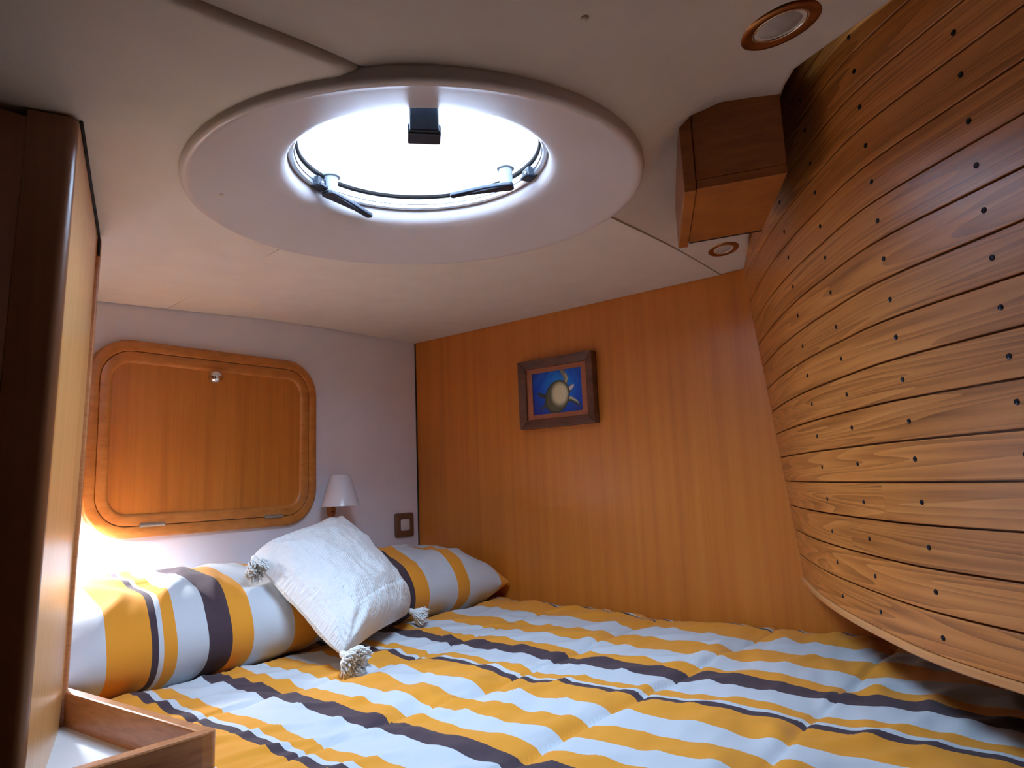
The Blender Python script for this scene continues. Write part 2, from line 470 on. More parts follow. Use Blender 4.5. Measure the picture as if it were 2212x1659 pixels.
zP2 = TPS(ring_pts(A3 - 360, A2, .008, 7) + [(.828, 1.8, .494), (1.13, 1.8, .514), (1.45, 1.8, .521), (1.73, 1.8, .524), (1.73, 1.3, .524), (1.73, .64, .524), (1.45, .632, .523), (1.4, 1.3, .512)])
zP3 = TPS(ring_pts(A1, A3 - 6, .016, 6) + [(x, y, zP2(x, y) + .001) for x, y in ((1.128, .628), (1.2, .63), (1.3, .632), (1.45, .634), (1.6, .636), (1.73, .638))] + [(.3, .6, .478), (-.3, .65, .475), (-1.2, .7, .47), (1.73, .565, .526), (1.56, .501, .545),
           (1.080, .267, .607), (1.044, .2415, .607), (.990, .158, .60), (.941, .089, .59), (.82, -.06, .58), (.6, -.36, .575), (.05, .436 * .2, .55), (1.05, .438, .598), (1.25, .535, .580), (1.30, .40, .60), (.3, -1.0, .58), (-1.2, -1.0, .55), (.85, .22, .572)])

def arc(a0, a1, r, n):
    return [(RC[0] + r * math.cos(math.radians(a0 + (a1 - a0) * i / n)), RC[1] + r * math.sin(math.radians(a0 + (a1 - a0) * i / n))) for i in range(n + 1)]

def resample(poly, step, closed=True):
    out = []
    for a, b in zip(poly, poly[1:] + poly[:1]):
        d = math.dist(a, b); k = max(1, int(d / step))
        for i in range(k): out.append((a[0] + (b[0] - a[0]) * i / k, a[1] + (b[1] - a[1]) * i / k))
    return out

def seg_dist(p, a, b):
    ax, ay = b[0] - a[0], b[1] - a[1]; L = ax * ax + ay * ay
    t = max(0, min(1, ((p[0] - a[0]) * ax + (p[1] - a[1]) * ay) / L)) if L > 0 else 0
    return math.hypot(p[0] - a[0] - ax * t, p[1] - a[1] - ay * t)

def inside(p, poly):
    c = False; j = len(poly) - 1
    for i in range(len(poly)):
        xi, yi = poly[i]; xj, yj = poly[j]
        if (yi > p[1]) != (yj > p[1]) and p[0] < (xj - xi) * (p[1] - yi) / (yj - yi) + xi: c = not c
        j = i
    return c

def panel(name, poly, zf, mat, parent, soft, rad=.012, sink=.010, th=.014, grid=.045):
    """padded panel: outline -> constrained triangulation, rolled over at the `soft` edges"""
    out = resample(poly, .03)
    pts = list(out); E = [(i, (i + 1) % len(out)) for i in range(len(out))]
    xs = [p[0] for p in poly]; ys = [p[1] for p in poly]
    def near(p): return min((seg_dist(p, a, b) for a, b in soft), default=9)
    cand = []
    for a, b in soft:                                   # rows of points close to the rolled edges
        L = math.dist(a, b); nx, ny = -(b[1] - a[1]) / L, (b[0] - a[0]) / L
        k = max(2, int(L / .03))
        for d in (.002, .005, .009, .014, .024):
            for s in (-1, 1):
                for i in range(k + 1):
                    t = i / k; p = (a[0] + (b[0] - a[0]) * t + nx * d * s, a[1] + (b[1] - a[1]) * t + ny * d * s)
                    if inside(p, out) and near(p) > d * .9: cand.append(p)
    x = min(xs) + grid / 2
    while x < max(xs):
        y = min(ys) + grid / 2
        while y < max(ys):
            p = (x, y)
            if inside(p, out) and near(p) > .03 and min(math.dist(p, q) for q in out) > .015: cand.append(p)
            y += grid
        x += grid
    vv, ee, ff, *_ = delaunay_2d_cdt([Vector(p) for p in pts + cand], E, [], 1, 1e-5)
    top, nv = [], len(vv)
    for p in vv:
        d = near((p.x, p.y)); z = zf(p.x, p.y)
        if d < rad: t = 1 - d / rad; z += sink * (1 - math.sqrt(max(0, 1 - t * t)))
        top.append((p.x, p.y, z))
    back = [(a, b, c + th + .006) for a, b, c in top]
    F = [list(q) for q in ff]
    cnt = {}
    for q in F:
        for a, b in zip(q, q[1:] + q[:1]): cnt.setdefault((min(a, b), max(a, b)), []).append((a, b))
    faces = F + [[i + nv for i in q][::-1] for q in F]
    for k, l in cnt.items():
        if len(l) == 1: a, b = l[0]; faces.append([b, a, a + nv, b + nv])
    return mesh(name, top + back, faces, mat, parent, auto=.7)

def soft_edges(pl): return [(a, b) for a, b in zip(pl[:-1], pl[1:])]
G = .0014
s1 = [S1a, S1b, S1c]
hull_edge = [(1.728, .562), (1.64, .530), (1.56, .499), (1.40, .425), (1.25, .345), (1.080, .267), (1.044, .2415), (.990, .158), (.941, .089), (.82, -.07), (.70, -.26), (.52, -.54), (.40, -.80), (.30, -1.09)]
poly1 = [(x, y + G) for x, y in s1] + [(-1.2, 1.79), (.2, 1.795), (S2b[0] - G, 1.797), (S2a[0] - G, S2a[1])] + arc(A2, A1, RR - .004, 34)[1:-1]
poly2 = arc(A3 - 360, A2, RR - .004, 34)[1:-1] + [(S2a[0] + G, S2a[1]), (S2b[0] + G, 1.797), (1.727, 1.797), (1.727, S3b[1] + G), (S3a[0], S3a[1] + G)]
poly3 = [(S3a[0], S3a[1] - G), (1.727, S3b[1] - G)] + hull_edge + [(-1.2, -1.09)] + [(x, y - G) for x, y in s1[::-1]] + arc(A1, A3, RR - .004, 34)[1:-1]
sf1 = [(S1a[0], S1a[1] + G), (S1b[0], S1b[1] + G), (S1c[0], S1c[1] + G)]
sf2 = [(S2a[0] - G, S2a[1]), (S2b[0] - G, 1.797)]
p1 = panel('ceiling_panel', poly1, zP1, MAT['liner'], ceiling, soft_edges(sf1), .007, .006)
p2 = panel('ceiling_panel', poly2, zP2, MAT['liner'], ceiling, [], .006, .004)
p3 = panel('ceiling_panel', poly3, zP3, MAT['liner'], ceiling, soft_edges(hull_edge), .012, .010)
for (bx, by, zf) in ((.40, .47, zP3), (.62, .36, zP3), (.55, 1.02, zP1)):
    z = zf(bx, by)
    vb, fb = lathe([(0, -.0022), (.003, -.0019), (.0048, -.0008), (.0055, .001)], 14, (bx, by))
    mesh('liner_button', [(a, b, c + z) for a, b, c in vb], fb, MAT['button'], ceiling, smooth=True)

# ------------------------------------------------------------------ round roof hatch
hatch = thing('window_1', (RC[0], RC[1], .4865), None, None, kind='structure')
hatch['label'] = 'round roof hatch in a moulded white surround, bright daylight behind it'
rp = [(.372, .05), (.3755, .028), (.3765, .010), (.3745, .0015), (.370, -.002), (.364, -.0025), (.357, .0005), (.345, .004), (.31, .015), (.275, .0265), (.245, .0365), (.233, .0415), (.226, .0465), (.2215, .054), (.2205, .064), (.2205, .110), (.30, .112), (.30, .27), (.372, .27)]
v, f = lathe(rp, 128, RC, True, plane_z)
mesh('surround', v, f, MAT['gelcoat'], hatch, auto=.9)
v, f = lathe([(.2195, .068), (.213, .066), (.2105, .069), (.2105, .075), (.2085, .076), (.2085, .088), (.2195, .090)], 96, RC, True, plane_z)
mesh('hatch_frame', v, f, MAT['alu'], hatch, auto=.6)
v, f = lathe([(.2105, .0885), (.206, .0875), (.204, .0895), (.204, .094), (.2105, .094)], 96, RC, True, plane_z)
mesh('gasket', v, f, MAT['rubber'], hatch, auto=.6)
v, f = lathe([(0, .094), (.212, .094), (.212, .102), (0, .102)], 96, RC, False, plane_z)
mesh('pane', v, f, MAT['pane'], hatch)
def at_ring(x, y): return Vector((x - RC[0], y - RC[1], 0)).normalized()
# hinge bracket on the viewer's side
d = Vector((-.68, -.73, 0)).normalized(); s = Vector((-d.y, d.x, 0))
c0 = Vector((RC[0], RC[1], 0)) + d * .176
hz = plane_z(c0.x, c0.y)
hb = merge(obox(c0 + Vector((0, 0, hz + .064)), s * .0215, d * .016, (0, 0, .036)), obox(c0 + d * -.004 + Vector((0, 0, hz + .034)), s * .0245, d * .016, (0, 0, .009)))
mesh('hinge', hb[0], hb[1], MAT['backlit_plastic'], hatch, bevel=.003)
# latch handles: round post under the pane with a cranked lever and a keeper block
def latch(px, py, ex, ey, bxp, byp):
    zb = plane_z(px, py)
    v, f = lathe([(0, .094), (.0165, .094), (.0165, .0905), (.0125, .089), (.0120, .058), (0, .058)], 20, (px, py), False)
    h = mesh('handle', [(a, b, c + zb) for a, b, c in v], f, MAT['handle'], hatch, auto=.6)
    p = Vector((px, py, zb + .053)); e = Vector((ex, ey, zb + .049)); m = p.lerp(e, .45); m.z = zb + .053
    dd = (e - p); dd.z = 0; L = dd.length; dd.normalize(); ss = Vector((-dd.y, dd.x, 0))
    poly = [(-.014, -.0085), (-.009, -.0135), (.004, -.0135), (L * .4, -.009), (L, -.0075), (L + .003, 0), (L, .0075), (L * .4, .009), (.004, .0135), (-.009, .0135), (-.014, .0085)]
    vv, ff = prism(poly, 0, .007)
    vv = [tuple(p + dd * a + ss * b + Vector((0, 0, c - (.012 * max(0, a - L * .4) / L)))) for a, b, c in vv]
    mesh('lever', vv, ff, MAT['backlit_plastic'], h, bevel=.0015)
    r = at_ring(bxp, byp); t = Vector((-r.y, r.x, 0)); c = Vector((RC[0], RC[1], 0)) + r * .208
    zz = plane_z(c.x, c.y)
    k = merge(obox(c + Vector((0, 0, zz + .073)), t * .014, r * .009, (0, 0, .009)), obox(c - r * .006 + Vector((0, 0, zz + .066)), t * .012, r * .008, (0, 0, .003)))
    kp = mesh('keeper', k[0], k[1], MAT['backlit_plastic'], hatch, bevel=.0015)
    vv, ff = lathe([(0, -.001), (.0032, -.0008), (.0036, .002)], 12)
    c2 = c - r * .009 + Vector((0, 0, zz + .0735))
    mesh('screw', [tuple(c2 + t * a + Vector((0, 0, b)) + r * cc) for a, b, cc in vv], ff, MAT['chrome'], kp, smooth=True)
latch(.748, .992, .850, 1.004, .722, 1.005)
latch(.958, .745, .905, .835, .972, .706)

# ------------------------------------------------------------------ left partition with rounded post, trim and shelf
PCx, PCy = .296, .888      # post corner nearest the viewer
PFx, PFy = .470, 1.292     # far end of the lit face
dv = Vector((PFx - PCx, PFy - PCy, 0)).normalized(); nv = Vector((dv.y, -dv.x, 0))
def lean(v): return [(x - .019 * max(0, .46 - z) / .78, y, z) for x, y, z in v]
LK = thing('wall_partition', (0, 1.2, -1.2), None, None, kind='structure'); LK['label'] = 'wooden partition in lit and shaded tones with a rounded corner post beside the berth'
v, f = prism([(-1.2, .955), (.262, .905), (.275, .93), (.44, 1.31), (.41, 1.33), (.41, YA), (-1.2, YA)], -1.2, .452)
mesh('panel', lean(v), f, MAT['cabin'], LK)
# corner post: quarter-round profile swept upright
rpost = .013
cpt = Vector((PCx, PCy, 0)) - nv * rpost + dv * rpost * .8
poly = []
for i in range(9):
    a = math.radians(-95 + (90) * i / 8) + math.atan2(nv.y, nv.x) + math.radians(5)
    poly.append((cpt.x + rpost * math.cos(a), cpt.y + rpost * math.sin(a)))
poly += [(PCx + dv.x * .012, PCy + dv.y * .012), (PCx + dv.x * .012 - nv.x * .03, PCy + dv.y * .012 - nv.y * .03), (.250, .935), (.248, .905)]
v, f = prism(poly, -1.2, .462); mesh('corner_post', lean(v), f, MAT['postwood_shaded'], LK, auto=.5)
a0 = Vector((PCx, PCy, 0)) + dv * .0125; a1 = Vector((PFx, PFy, 0))
poly = [tuple(a0.xy), tuple(a1.xy), tuple((a1 - nv * .03).xy), tuple((a0 - nv * .03).xy)]
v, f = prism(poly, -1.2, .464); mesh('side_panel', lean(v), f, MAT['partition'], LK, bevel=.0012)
a2 = Vector((PFx, PFy, 0)) + dv * .0006 + nv * .006
poly = [tuple(a2.xy), tuple((a2 + dv * .022).xy), tuple((a2 + dv * .022 - nv * .034).xy), tuple((a2 - nv * .034).xy)]
v, f = prism(poly, -1.2, .463); mesh('edge_trim', lean(v), f, MAT['fiddle'], LK, bevel=.002)
gp_ = [Vector((PCx, PCy, .4655)) + nv * .0015 + dv * .012, Vector((PCx, PCy, .4665)) + nv * .0015 + dv * .2, Vector((PFx, PFy, .468)) + nv * .002 - dv * .03, Vector((PFx, PFy, .458)) + nv * .003 - dv * .002, Vector((PFx, PFy, .43)) + nv * .003]
v, f = tube([tuple(p) for p in gp_], .0022, 8); mesh('gasket', v, f, MAT['rubber'], LK, smooth=True)

# corner shelf with raised wooden fiddles, standing against the partition
RZ = -.3015
shelf = thing('corner_shelf', (.42, 1.02, -.42), 'white corner shelf with raised wooden rim at the foot of the lit post', 'shelf')
SC = (.498, .9005)
v, f = prism([(PCx - .010, PCy + .02), (SC[0] - .004, SC[1] + .006), (.4625, 1.305), (PFx - .022, PFy)], -.372, -.3535)
mesh('shelf_board', v, f, MAT['shelf'], shelf, bevel=.001)
v, f = prism([(.4690, 1.338), (.4525, 1.328), (SC[0] - .019, SC[1] + .018), (SC[0], SC[1] + .018)], -.395, RZ)
mesh('rim', v, f, MAT['fiddle'], shelf, bevel=.003)
v, f = prism([(SC[0] + .001, SC[1] + .0175), (SC[0] - .15, SC[1] + .0265), (SC[0] - .2, SC[1] + .029), (SC[0] - .2, SC[1] + .009), (SC[0] - .02, SC[1]), (SC[0] - .004, SC[1] + .001), (SC[0] + .001, SC[1] + .006)], -.395, RZ + .0006)
mesh('rim', v, f, MAT['fiddle'], shelf, bevel=.003)
for sx, sy in ((.352, .985), (.345, .955), (.352, .935)):
    vv, ff = lathe([(0, .0006), (.0012, .0004), (.0013, -.001)], 8, (sx, sy)); mesh('peg_hole', [(a, b, c - .3535) for a, b, c in vv], ff, MAT['rubber'], shelf)

# ------------------------------------------------------------------ ceiling box and downlights
bx = thing('ceiling_box', (1.19, .42, .475), 'small wooden box under the ceiling beside the planked hull', 'box')
nl, fl, nr, fr = Vector((1.050, .438, 0)), Vector((1.296, .562, 0)), Vector((1.100, .283, 0)), Vector((1.338, .404, 0))
Zb, Zt = .475, .70
def quadprism(a, b, c, d, z0, z1): return prism([tuple(p.xy) for p in (a, b, c, d)], z0, z1)
e1 = (nr - nl).normalized(); e2 = (fl - nl).normalized()
v, f = quadprism(nl - e2 * .004, fl + e2 * .010, fl + e2 * .010 + e1 * .020, nl - e2 * .004 + e1 * .020, Zb - .004, Zt); mesh('end_board', v, f, MAT['boxwood'], bx, bevel=.002)
v, f = quadprism(nl + e1 * .021, nl + e1 * .021 + e2 * .014, nr + e2 * .014, nr, Zb + .016, Zt); mesh('front_board', v, f, MAT['boxwood'], bx, bevel=.001)
v, f = quadprism(nl + e1 * .021, fl + e1 * .021 - e2 * .006, fr - e2 * .006, nr + e1 * .0, Zb, Zb + .0155); mesh('bottom_board', v, f, MAT['boxwood'], bx, bevel=.001)
v, f = quadprism(fl + e1 * .021 - e2 * .018, fl + e1 * .021 - e2 * .005, fr - e2 * .005, fr - e2 * .018, Zb + .016, Zt); mesh('back_board', v, f, MAT['boxwood'], bx, bevel=.001)
v, f = tube([tuple((fl + e1 * .022 - e2 * .0035).xy) + (Zb + .002,), tuple((fr - e2 * .0035).xy) + (Zb + .002,)], .0032, 6); mesh('sealant_bead', v, f, MAT['rubber'], bx)

def tilt_disc(profile, x, y, zf, n=40):
    e = .02; z = zf(x, y); gx = (zf(x + e, y) - zf(x - e, y)) / (2 * e); gy = (zf(x, y + e) - zf(x, y - e)) / (2 * e)
    v, f = lathe(profile, n); nrm = Vector((-gx, -gy, 1)).normalized(); q = Vector((0, 0, 1)).rotation_difference(nrm)
    return [tuple(q @ Vector(p) + Vector((x, y, z))) for p in v], f
def downlight(x, y, zf, r, label):
    t = thing('downlight', (x, y, zf(x, y)), label, 'ceiling light', 'recessed downlights')
    k = r / .05
    v, f = tilt_disc([(a * k, b * k) for a, b in [(.0505, .004), (.050, -.001), (.047, -.0035), (.042, -.0035), (.034, -.0015), (.0335, .004)]], x, y, zf, 56); mesh('bezel', v, f, MAT['bronze'], t, auto=.8)
    v, f = tilt_disc([(a * k, b * k) for a, b in [(.0335, -.0012), (.0322, -.0022), (.031, -.0008), (.031, .004)]], x, y, zf, 56); mesh('retaining_ring', v, f, MAT['chrome'], t, smooth=True)
    v, f = tilt_disc([(a * k, b * k) for a, b in [(0, -.0045), (.012, -.004), (.022, -.0022), (.031, .001), (.031, .006), (0, .006)]], x, y, zf, 40); mesh('lens', v, f, MAT['lens'], t, auto=.8)
downlight(.872, .215, zP3, .053, 'larger brass-rimmed round downlight in the ceiling above the planked hull')
downlight(1.565, .566, zP3, .036, 'smaller brass-rimmed downlight in the ceiling behind the wooden box')

# ------------------------------------------------------------------ locker door in the headboard wall
def rrect(cx, cz, w, h, r, n=10):
    out = []
    for k, (sx, sz) in enumerate(((1, 1), (-1, 1), (-1, -1), (1, -1))):
        for i in range(n + 1):
            a = math.radians(90 * k + 90 * i / n)
            out.append((cx + sx * (w / 2 - r) + r * math.cos(a), cz + sz * (h / 2 - r) + r * math.sin(a)))
    return out
def loft_rr(cx, cz, w, h, r, prof, cap_last=False, n=10):
    loops = [[(x, YA - d, z) for x, z in rrect(cx, cz, w - 2 * i, h - 2 * i, max(.006, r - i), n)] for i, d in prof]
    m = len(loops[0]); v = [p for l in loops for p in l]; f = []
    for a in range(len(loops) - 1):
        for i in range(m): f.append([a * m + i, a * m + (i + 1) % m, (a + 1) * m + (i + 1) % m, (a + 1) * m + i])
    if cap_last: f.append([(len(loops) - 1) * m + i for i in range(m)])
    return v, f
LX, LZ, LW, LH, LR = .9665, .1512, .650, .4915, .105
lock = thing('wall_locker', (LX, YA, LZ - LH / 2), 'wooden locker door with rounded corners set in the off-white wall', 'locker')
v, f = loft_rr(LX, LZ, LW, LH, LR, [(0, 0), (0, .010), (.002, .0135), (.006, .015), (.0262, .015), (.0276, .0143), (.0280, .013), (.0280, .0)])
mesh('frame', v, f, MAT['lockerframe'], lock, auto=.9)
v, f = loft_rr(LX, LZ, LW, LH, LR, [(.0294, 0), (.0294, .012), (.0300, .0135), (.032, .0140), (.049, .0140), (.053, .0132), (.058, .0095), (.0585, .0085)], n=10)
door = mesh('door', v, f, MAT['lockerframe'], lock, auto=.9)
v, f = loft_rr(LX, LZ, LW, LH, LR, [(.0575, .002), (.0575, .0086)], True); mesh('door_panel', v, f, MAT['locker'], door)
v, f = lathe([(0, .030), (.0065, .0285), (.0115, .024), (.0125, .0195), (.010, .0165), (.0065, .014), (.0065, .0115), (.011, .011), (.0115, .0085), (0, .0085)], 28)
mesh('knob', [(.958 + a * 1.4, YA - .0085 - (c - .0085) * 1.25, .322 + b * 1.4) for a, b, c in v], f, MAT['chrome'], door, auto=.8)
for hx0, hx1 in ((.7735, .8345), (1.114, 1.171)):
    hz = LZ - LH / 2 + .0290
    v, f = tube([(hx0, YA - .0165, hz), ((hx0 + hx1) / 2, YA - .0165, hz), (hx1, YA - .0165, hz)], .0042, 10)
    a, b = box(hx0 + .001, hx1 - .001, YA - .0152, YA - .0142, hz - .005, hz + .006)
    v, f = merge((v, f), (a, b)); mesh('hinge', v, f, MAT['hinge'], lock, auto=.7)

# ------------------------------------------------------------------ reading lamps
def sconce(x, lit, label):
    t = thing('reading_lamp', (x + .01, YA, -.086), label, 'wall lamp', 'reading lamps on the headboard wall')
    cx, cy = x, 1.737
    zt, zb_, rt, rb = .049, -.046, .030, .0575
    v, f = lathe([(0, zt - .001), (rt - .003, zt), (rt, zt - .002), (rb, zb_), (rb - .0016, zb_), (rt - .002, zt - .004), (0, zt - .004)], 48, (cx, cy)); mesh('shade', v, f, MAT['shade'], t, auto=.8)
    v, f = [], []
    prof = []
    for i in range(28):
        a = 2 * math.pi * i / 28; prof.append((x + .010 + .014 * math.cos(a), -.060 + .026 * math.sin(a)))
    for d in (0, .007, .009):
        k = 1 if d < .008 else .86
        v += [(x + .010 + (px - x - .010) * k, YA - d, -.060 + (pz + .060) * k) for px, pz in prof]
    for a in range(2):
        for i in range(28): f.append([a * 28 + i, a * 28 + (i + 1) % 28, (a + 1) * 28 + (i + 1) % 28, (a + 1) * 28 + i])
    f.append([56 + i for i in range(28)]); f.append(list(range(28))[::-1])
    pl = mesh('wall_plate', v, f, MAT['lampwood'], t, auto=.8)
    vv, ff = lathe([(0, -.001), (.003, -.0008), (.0032, .001)], 12); mesh('screw', [(x + .010 + a, YA - .009 + c, -.064 + b) for a, b, c in vv], ff, MAT['screw'], pl, smooth=True)
    v, f = tube([(x + .010, YA - .008, -.047), (x + .009, YA - .03, -.046), (x + .005, cy + .02, -.03), (cx, cy, -.004)], .005, 10); mesh('arm', v, f, MAT['chrome'], t, smooth=True)
    v, f = lathe([(0, .040), (.011, .040), (.012, .016), (0, .016)], 20, (cx, cy)); mesh('socket', v, f, MAT['rocker'], t, auto=.7)
    v, f = lathe([(0, .018), (.007, .016), (.0105, .008), (.0115, .0), (.009, -.008), (.0045, -.0115), (0, -.012)], 24, (cx, cy)); mesh('bulb', v, f, MAT['bulb_on' if lit else 'bulb_off'], t, smooth=True)
    if lit:
        l = bpy.data.lights.new('bulb_light', 'POINT'); l.energy = BULB_POWER; l.shadow_soft_size = .018; l.color = (.90, .95, 1.0)
        lo = bpy.data.objects.new('bulb_light', l); link(lo, t); lo.location = Vector((cx, cy - .0, -.024 + Z0)) - t.location
    return t
sconce(1.343, False, 'white cone-shaded wall lamp right of the locker door, switched off')
sconce(.560, True, 'lit white cone-shaded wall lamp left of the locker door, behind the post')

# ------------------------------------------------------------------ light switch
sw = thing('light_switch', (1.658, YA, -.166), 'brown square switch plate with white rocker near the corner', 'light switch')
def on_wallA(cx, cz, w, h, r, prof, cap=False):
    return loft_rr(cx, cz, w, h, r, prof, cap, 5)
v, f = on_wallA(1.6585, -.1255, .084, .081, .007, [(0, 0), (0, .006), (.003, .0095), (.019, .0105), (.0205, .0095), (.0205, .003)]); mesh('switch_plate', v, f, MAT['switchframe'], sw, auto=.8)
v, f = on_wallA(1.6585, -.1255, .084 - .042, .081 - .042, .006, [(0, .002), (0, .0085), (.002, .0100)], True); mesh('rocker', v, f, MAT['rocker'], sw, auto=.8)

# ------------------------------------------------------------------ picture on the bulkhead
PX = XB
pic = thing('framed_picture', (PX, 1.17, .166), 'small framed sea turtle picture hanging on the wooden bulkhead', 'picture')
py0, py1, pz0, pz1, bw = 1.033, 1.308, .166, .379, .0265
def barB(y0, y1, z0, z1, mitre):        # a frame bar between outer and inner edge, front towards -X
    pass
def frame_bar(o0, o1, i1, i0):
    """outer edge o0-o1, inner edge i1-i0 in (y, z); wedge-shaped moulding"""
    P = [o0, o1, i1, i0]; back = [(PX - .001, y, z) for y, z in P]; fr = []
    for q, (y, z) in enumerate(P): fr.append((PX - (.030 if q < 2 else .024), y, z))
    return back + fr, [[3, 2, 1, 0], [4, 5, 6, 7], [0, 1, 5, 4], [1, 2, 6, 5], [2, 3, 7, 6], [3, 0, 4, 7]]
O = [(py1, pz1), (py0, pz1), (py0, pz0), (py1, pz0)]; I = [(py1 - bw, pz1 - bw), (py0 + bw, pz1 - bw), (py0 + bw, pz0 + bw), (py1 - bw, pz0 + bw)]
for k in range(4):
    v, f = frame_bar(O[k], O[(k + 1) % 4], I[(k + 1) % 4], I[k]); mesh('frame_bar', v, f, MAT['picframe'], pic, bevel=.0016)
v = []; f = []
M0 = [(y, z) for y, z in I]; ins = .0175
M1 = [(1.2615, .3375), (1.0795, .3375), (1.0795, .2075), (1.2615, .2075)]
v = [(PX - .0170, y, z) for y, z in M0] + [(PX - .0170, y, z) for y, z in M1] + [(PX - .0145, y, z) for y, z in M1]
f = [[k, (k + 1) % 4, 4 + (k + 1) % 4, 4 + k] for k in range(4)] + [[4 + k, 4 + (k + 1) % 4, 8 + (k + 1) % 4, 8 + k] for k in range(4)]
mesh('mat_board', v, f, MAT['mat_board'], pic)
# printed image: sea turtle swimming in blue water, as vertex colours on a dense flat sheet
nu, nvv = 150, 110
def sm(e0, e1, x):
    t = max(0, min(1, (x - e0) / (e1 - e0))); return t * t * (3 - 2 * t)
def mixc(a, b, t): return tuple(a[i] + (b[i] - a[i]) * t for i in range(3))
def capsule(p, pts, radii):
    best = 9
    for (a, b, ra, rb) in zip(pts[:-1], pts[1:], radii[:-1], radii[1:]):
        ax, ay = b[0] - a[0], b[1] - a[1]; L = ax * ax + ay * ay
        t = max(0, min(1, ((p[0] - a[0]) * ax + (p[1] - a[1]) * ay) / L)); d = math.hypot(p[0] - a[0] - ax * t, p[1] - a[1] - ay * t) - (ra + (rb - ra) * t)
        best = min(best, d)
    return best
def turtle(u, w):
    """u right 0..1.4, w down 0..1 (in print heights)"""
    S = lambda r, g, b: srgb(r, g, b)[:3]
    g = math.hypot(u - .78, (w - .42) * 1.1)
    c = mixc(S(0, 132, 214), S(0, 64, 168), sm(0, .6, g)); c = mixc(c, S(14, 24, 100), sm(.45, 1.05, g))
    rays = .5 + .5 * math.sin(8 * math.atan2(w + .5, u - .9) * 3); c = mixc(c, S(20, 150, 220), .10 * rays * sm(.8, .1, w))
    olive, dk, cream = S(86, 84, 62), S(40, 46, 44), S(192, 184, 150)
    def paint(c, d, col, soft=.014): return mixc(c, col, 1 - sm(-soft, soft, d))
    c = paint(c, capsule((u, w), [(.93, .35), (.97, .20), (.88, .06), (.82, .03)], [.055, .06, .05, .015]), S(104, 104, 88))
    c = paint(c, capsule((u, w), [(.945, .33), (.99, .22), (.95, .12)], [.02, .022, .01]), S(168, 160, 134))
    c = paint(c, capsule((u, w), [(.96, .72), (1.10, .72), (1.22, .80), (1.34, .90)], [.05, .055, .05, .012]), S(52, 62, 60))
    c = paint(c, capsule((u, w), [(.93, .70), (1.08, .68), (1.22, .76), (1.28, .82)], [.03, .028, .02, .008]), S(170, 166, 140))
    c = paint(c, capsule((u, w), [(.38, .58), (.22, .53), (.14, .47)], [.05, .05, .012]), S(48, 56, 60))
    c = paint(c, capsule((u, w), [(.40, .75), (.30, .84), (.22, .90)], [.05, .035, .01]), S(52, 60, 64))
    c = paint(c, capsule((u, w), [(1.0, .50), (1.12, .43)], [.085, .058]), S(54, 50, 54))
    c = paint(c, capsule((u, w), [(1.08, .46), (1.15, .41)], [.045, .03]), S(188, 178, 186), .02)
    a = math.radians(-62); du, dw = u - .70, w - .62
    x, y = du * math.cos(a) + dw * math.sin(a), -du * math.sin(a) + dw * math.cos(a)
    e = math.sqrt((x / .40) ** 2 + (y / .335) ** 2)
    c = paint(c, (e - 1) * .35, S(50, 54, 40))
    c = mixc(c, olive, (1 - sm(.80, .96, e)))
    e2 = math.hypot((u - .78) / .27, (w - .56) / .31)
    c = mixc(c, cream, (1 - sm(.55, 1.05, e2)) * (1 - sm(.86, .98, e)))
    n = noise.noise(Vector((u * 26, w * 26, 3))) * .5
    if e < .97: c = tuple(max(0, ch * (1 + .35 * n)) for ch in c)
    return tuple(min(1, ch * 1.35) for ch in c)
v = []; cols = []
for j in range(nvv + 1):
    for i in range(nu + 1):
        v.append((PX - .0150, 1.2622 - (1.2622 - 1.0788) * i / nu, .3382 - (.3382 - .2068) * j / nvv)); cols.append(turtle(1.40 * i / nu, j / nvv))
f = [[j * (nu + 1) + i, j * (nu + 1) + i + 1, (j + 1) * (nu + 1) + i + 1, (j + 1) * (nu + 1) + i] for j in range(nvv) for i in range(nu)]
pm = base_mat('printed_turtle', rough=.3); pa = nd(pm, 'ShaderNodeAttribute', attribute_name='ink'); lk(pm, pa.outputs['Color'], pm.node_tree.nodes['Principled BSDF'].inputs['Base Color'])
pr = mesh('print', v, f, pm, pic)
ca = pr.data.color_attributes.new('ink', 'FLOAT_COLOR', 'POINT')
ca.data.foreach_set('color', [x for c in cols for x in (*c, 1.0)])

# ------------------------------------------------------------------ berth: base, mattress, quilt
def berth_poly(inset=0.0):
    pts = [(.497 + inset, YA - .01), (.497 + inset, -.62)]
    for q in HC:
        x, y, z = hull_pt(q, -.4, .40 - inset)
        if x > .52 and x < XB - .012 and y > -.6: pts.append((x, y))
    pts += [(XB - .008, hull_y(XB) - .37), (XB - .008, YA - .01)]
    return pts
base = mesh('berth_base', *prism([(x, y) for x, y in berth_poly(.012)], -1.199, -.56), MAT['cabin'], origin=(1.1, .9, -1.199))
tag(base, 'dark wooden berth base underneath the striped quilt', 'bed base')
mt = mesh('mattress', *prism(berth_poly(.006), -.559, -.4055), MAT['mattress'], origin=(1.1, .9, -.559), bevel=.008)
tag(mt, 'pale mattress on the berth, covered by the striped quilt', 'mattress')


class Envelope:
    """lowest z of the things lying above each small floor cell, so that soft things below give way to them"""
    def __init__(s, cell=.008): s.c = cell; s.d = {}
    def add(s, verts, reach=1):
        for x, y, z in verts:
            i, j = int(math.floor(x / s.c)), int(math.floor(y / s.c))
            for a in range(-reach, reach + 1):
                for b in range(-reach, reach + 1):
                    k = (i + a, j + b)
                    if z < s.d.get(k, 9): s.d[k] = z
    def __call__(s, x, y): return s.d.get((int(math.floor(x / s.c)), int(math.floor(y / s.c))), 9)
ENV_C, ENV_Q = Envelope(), Envelope()

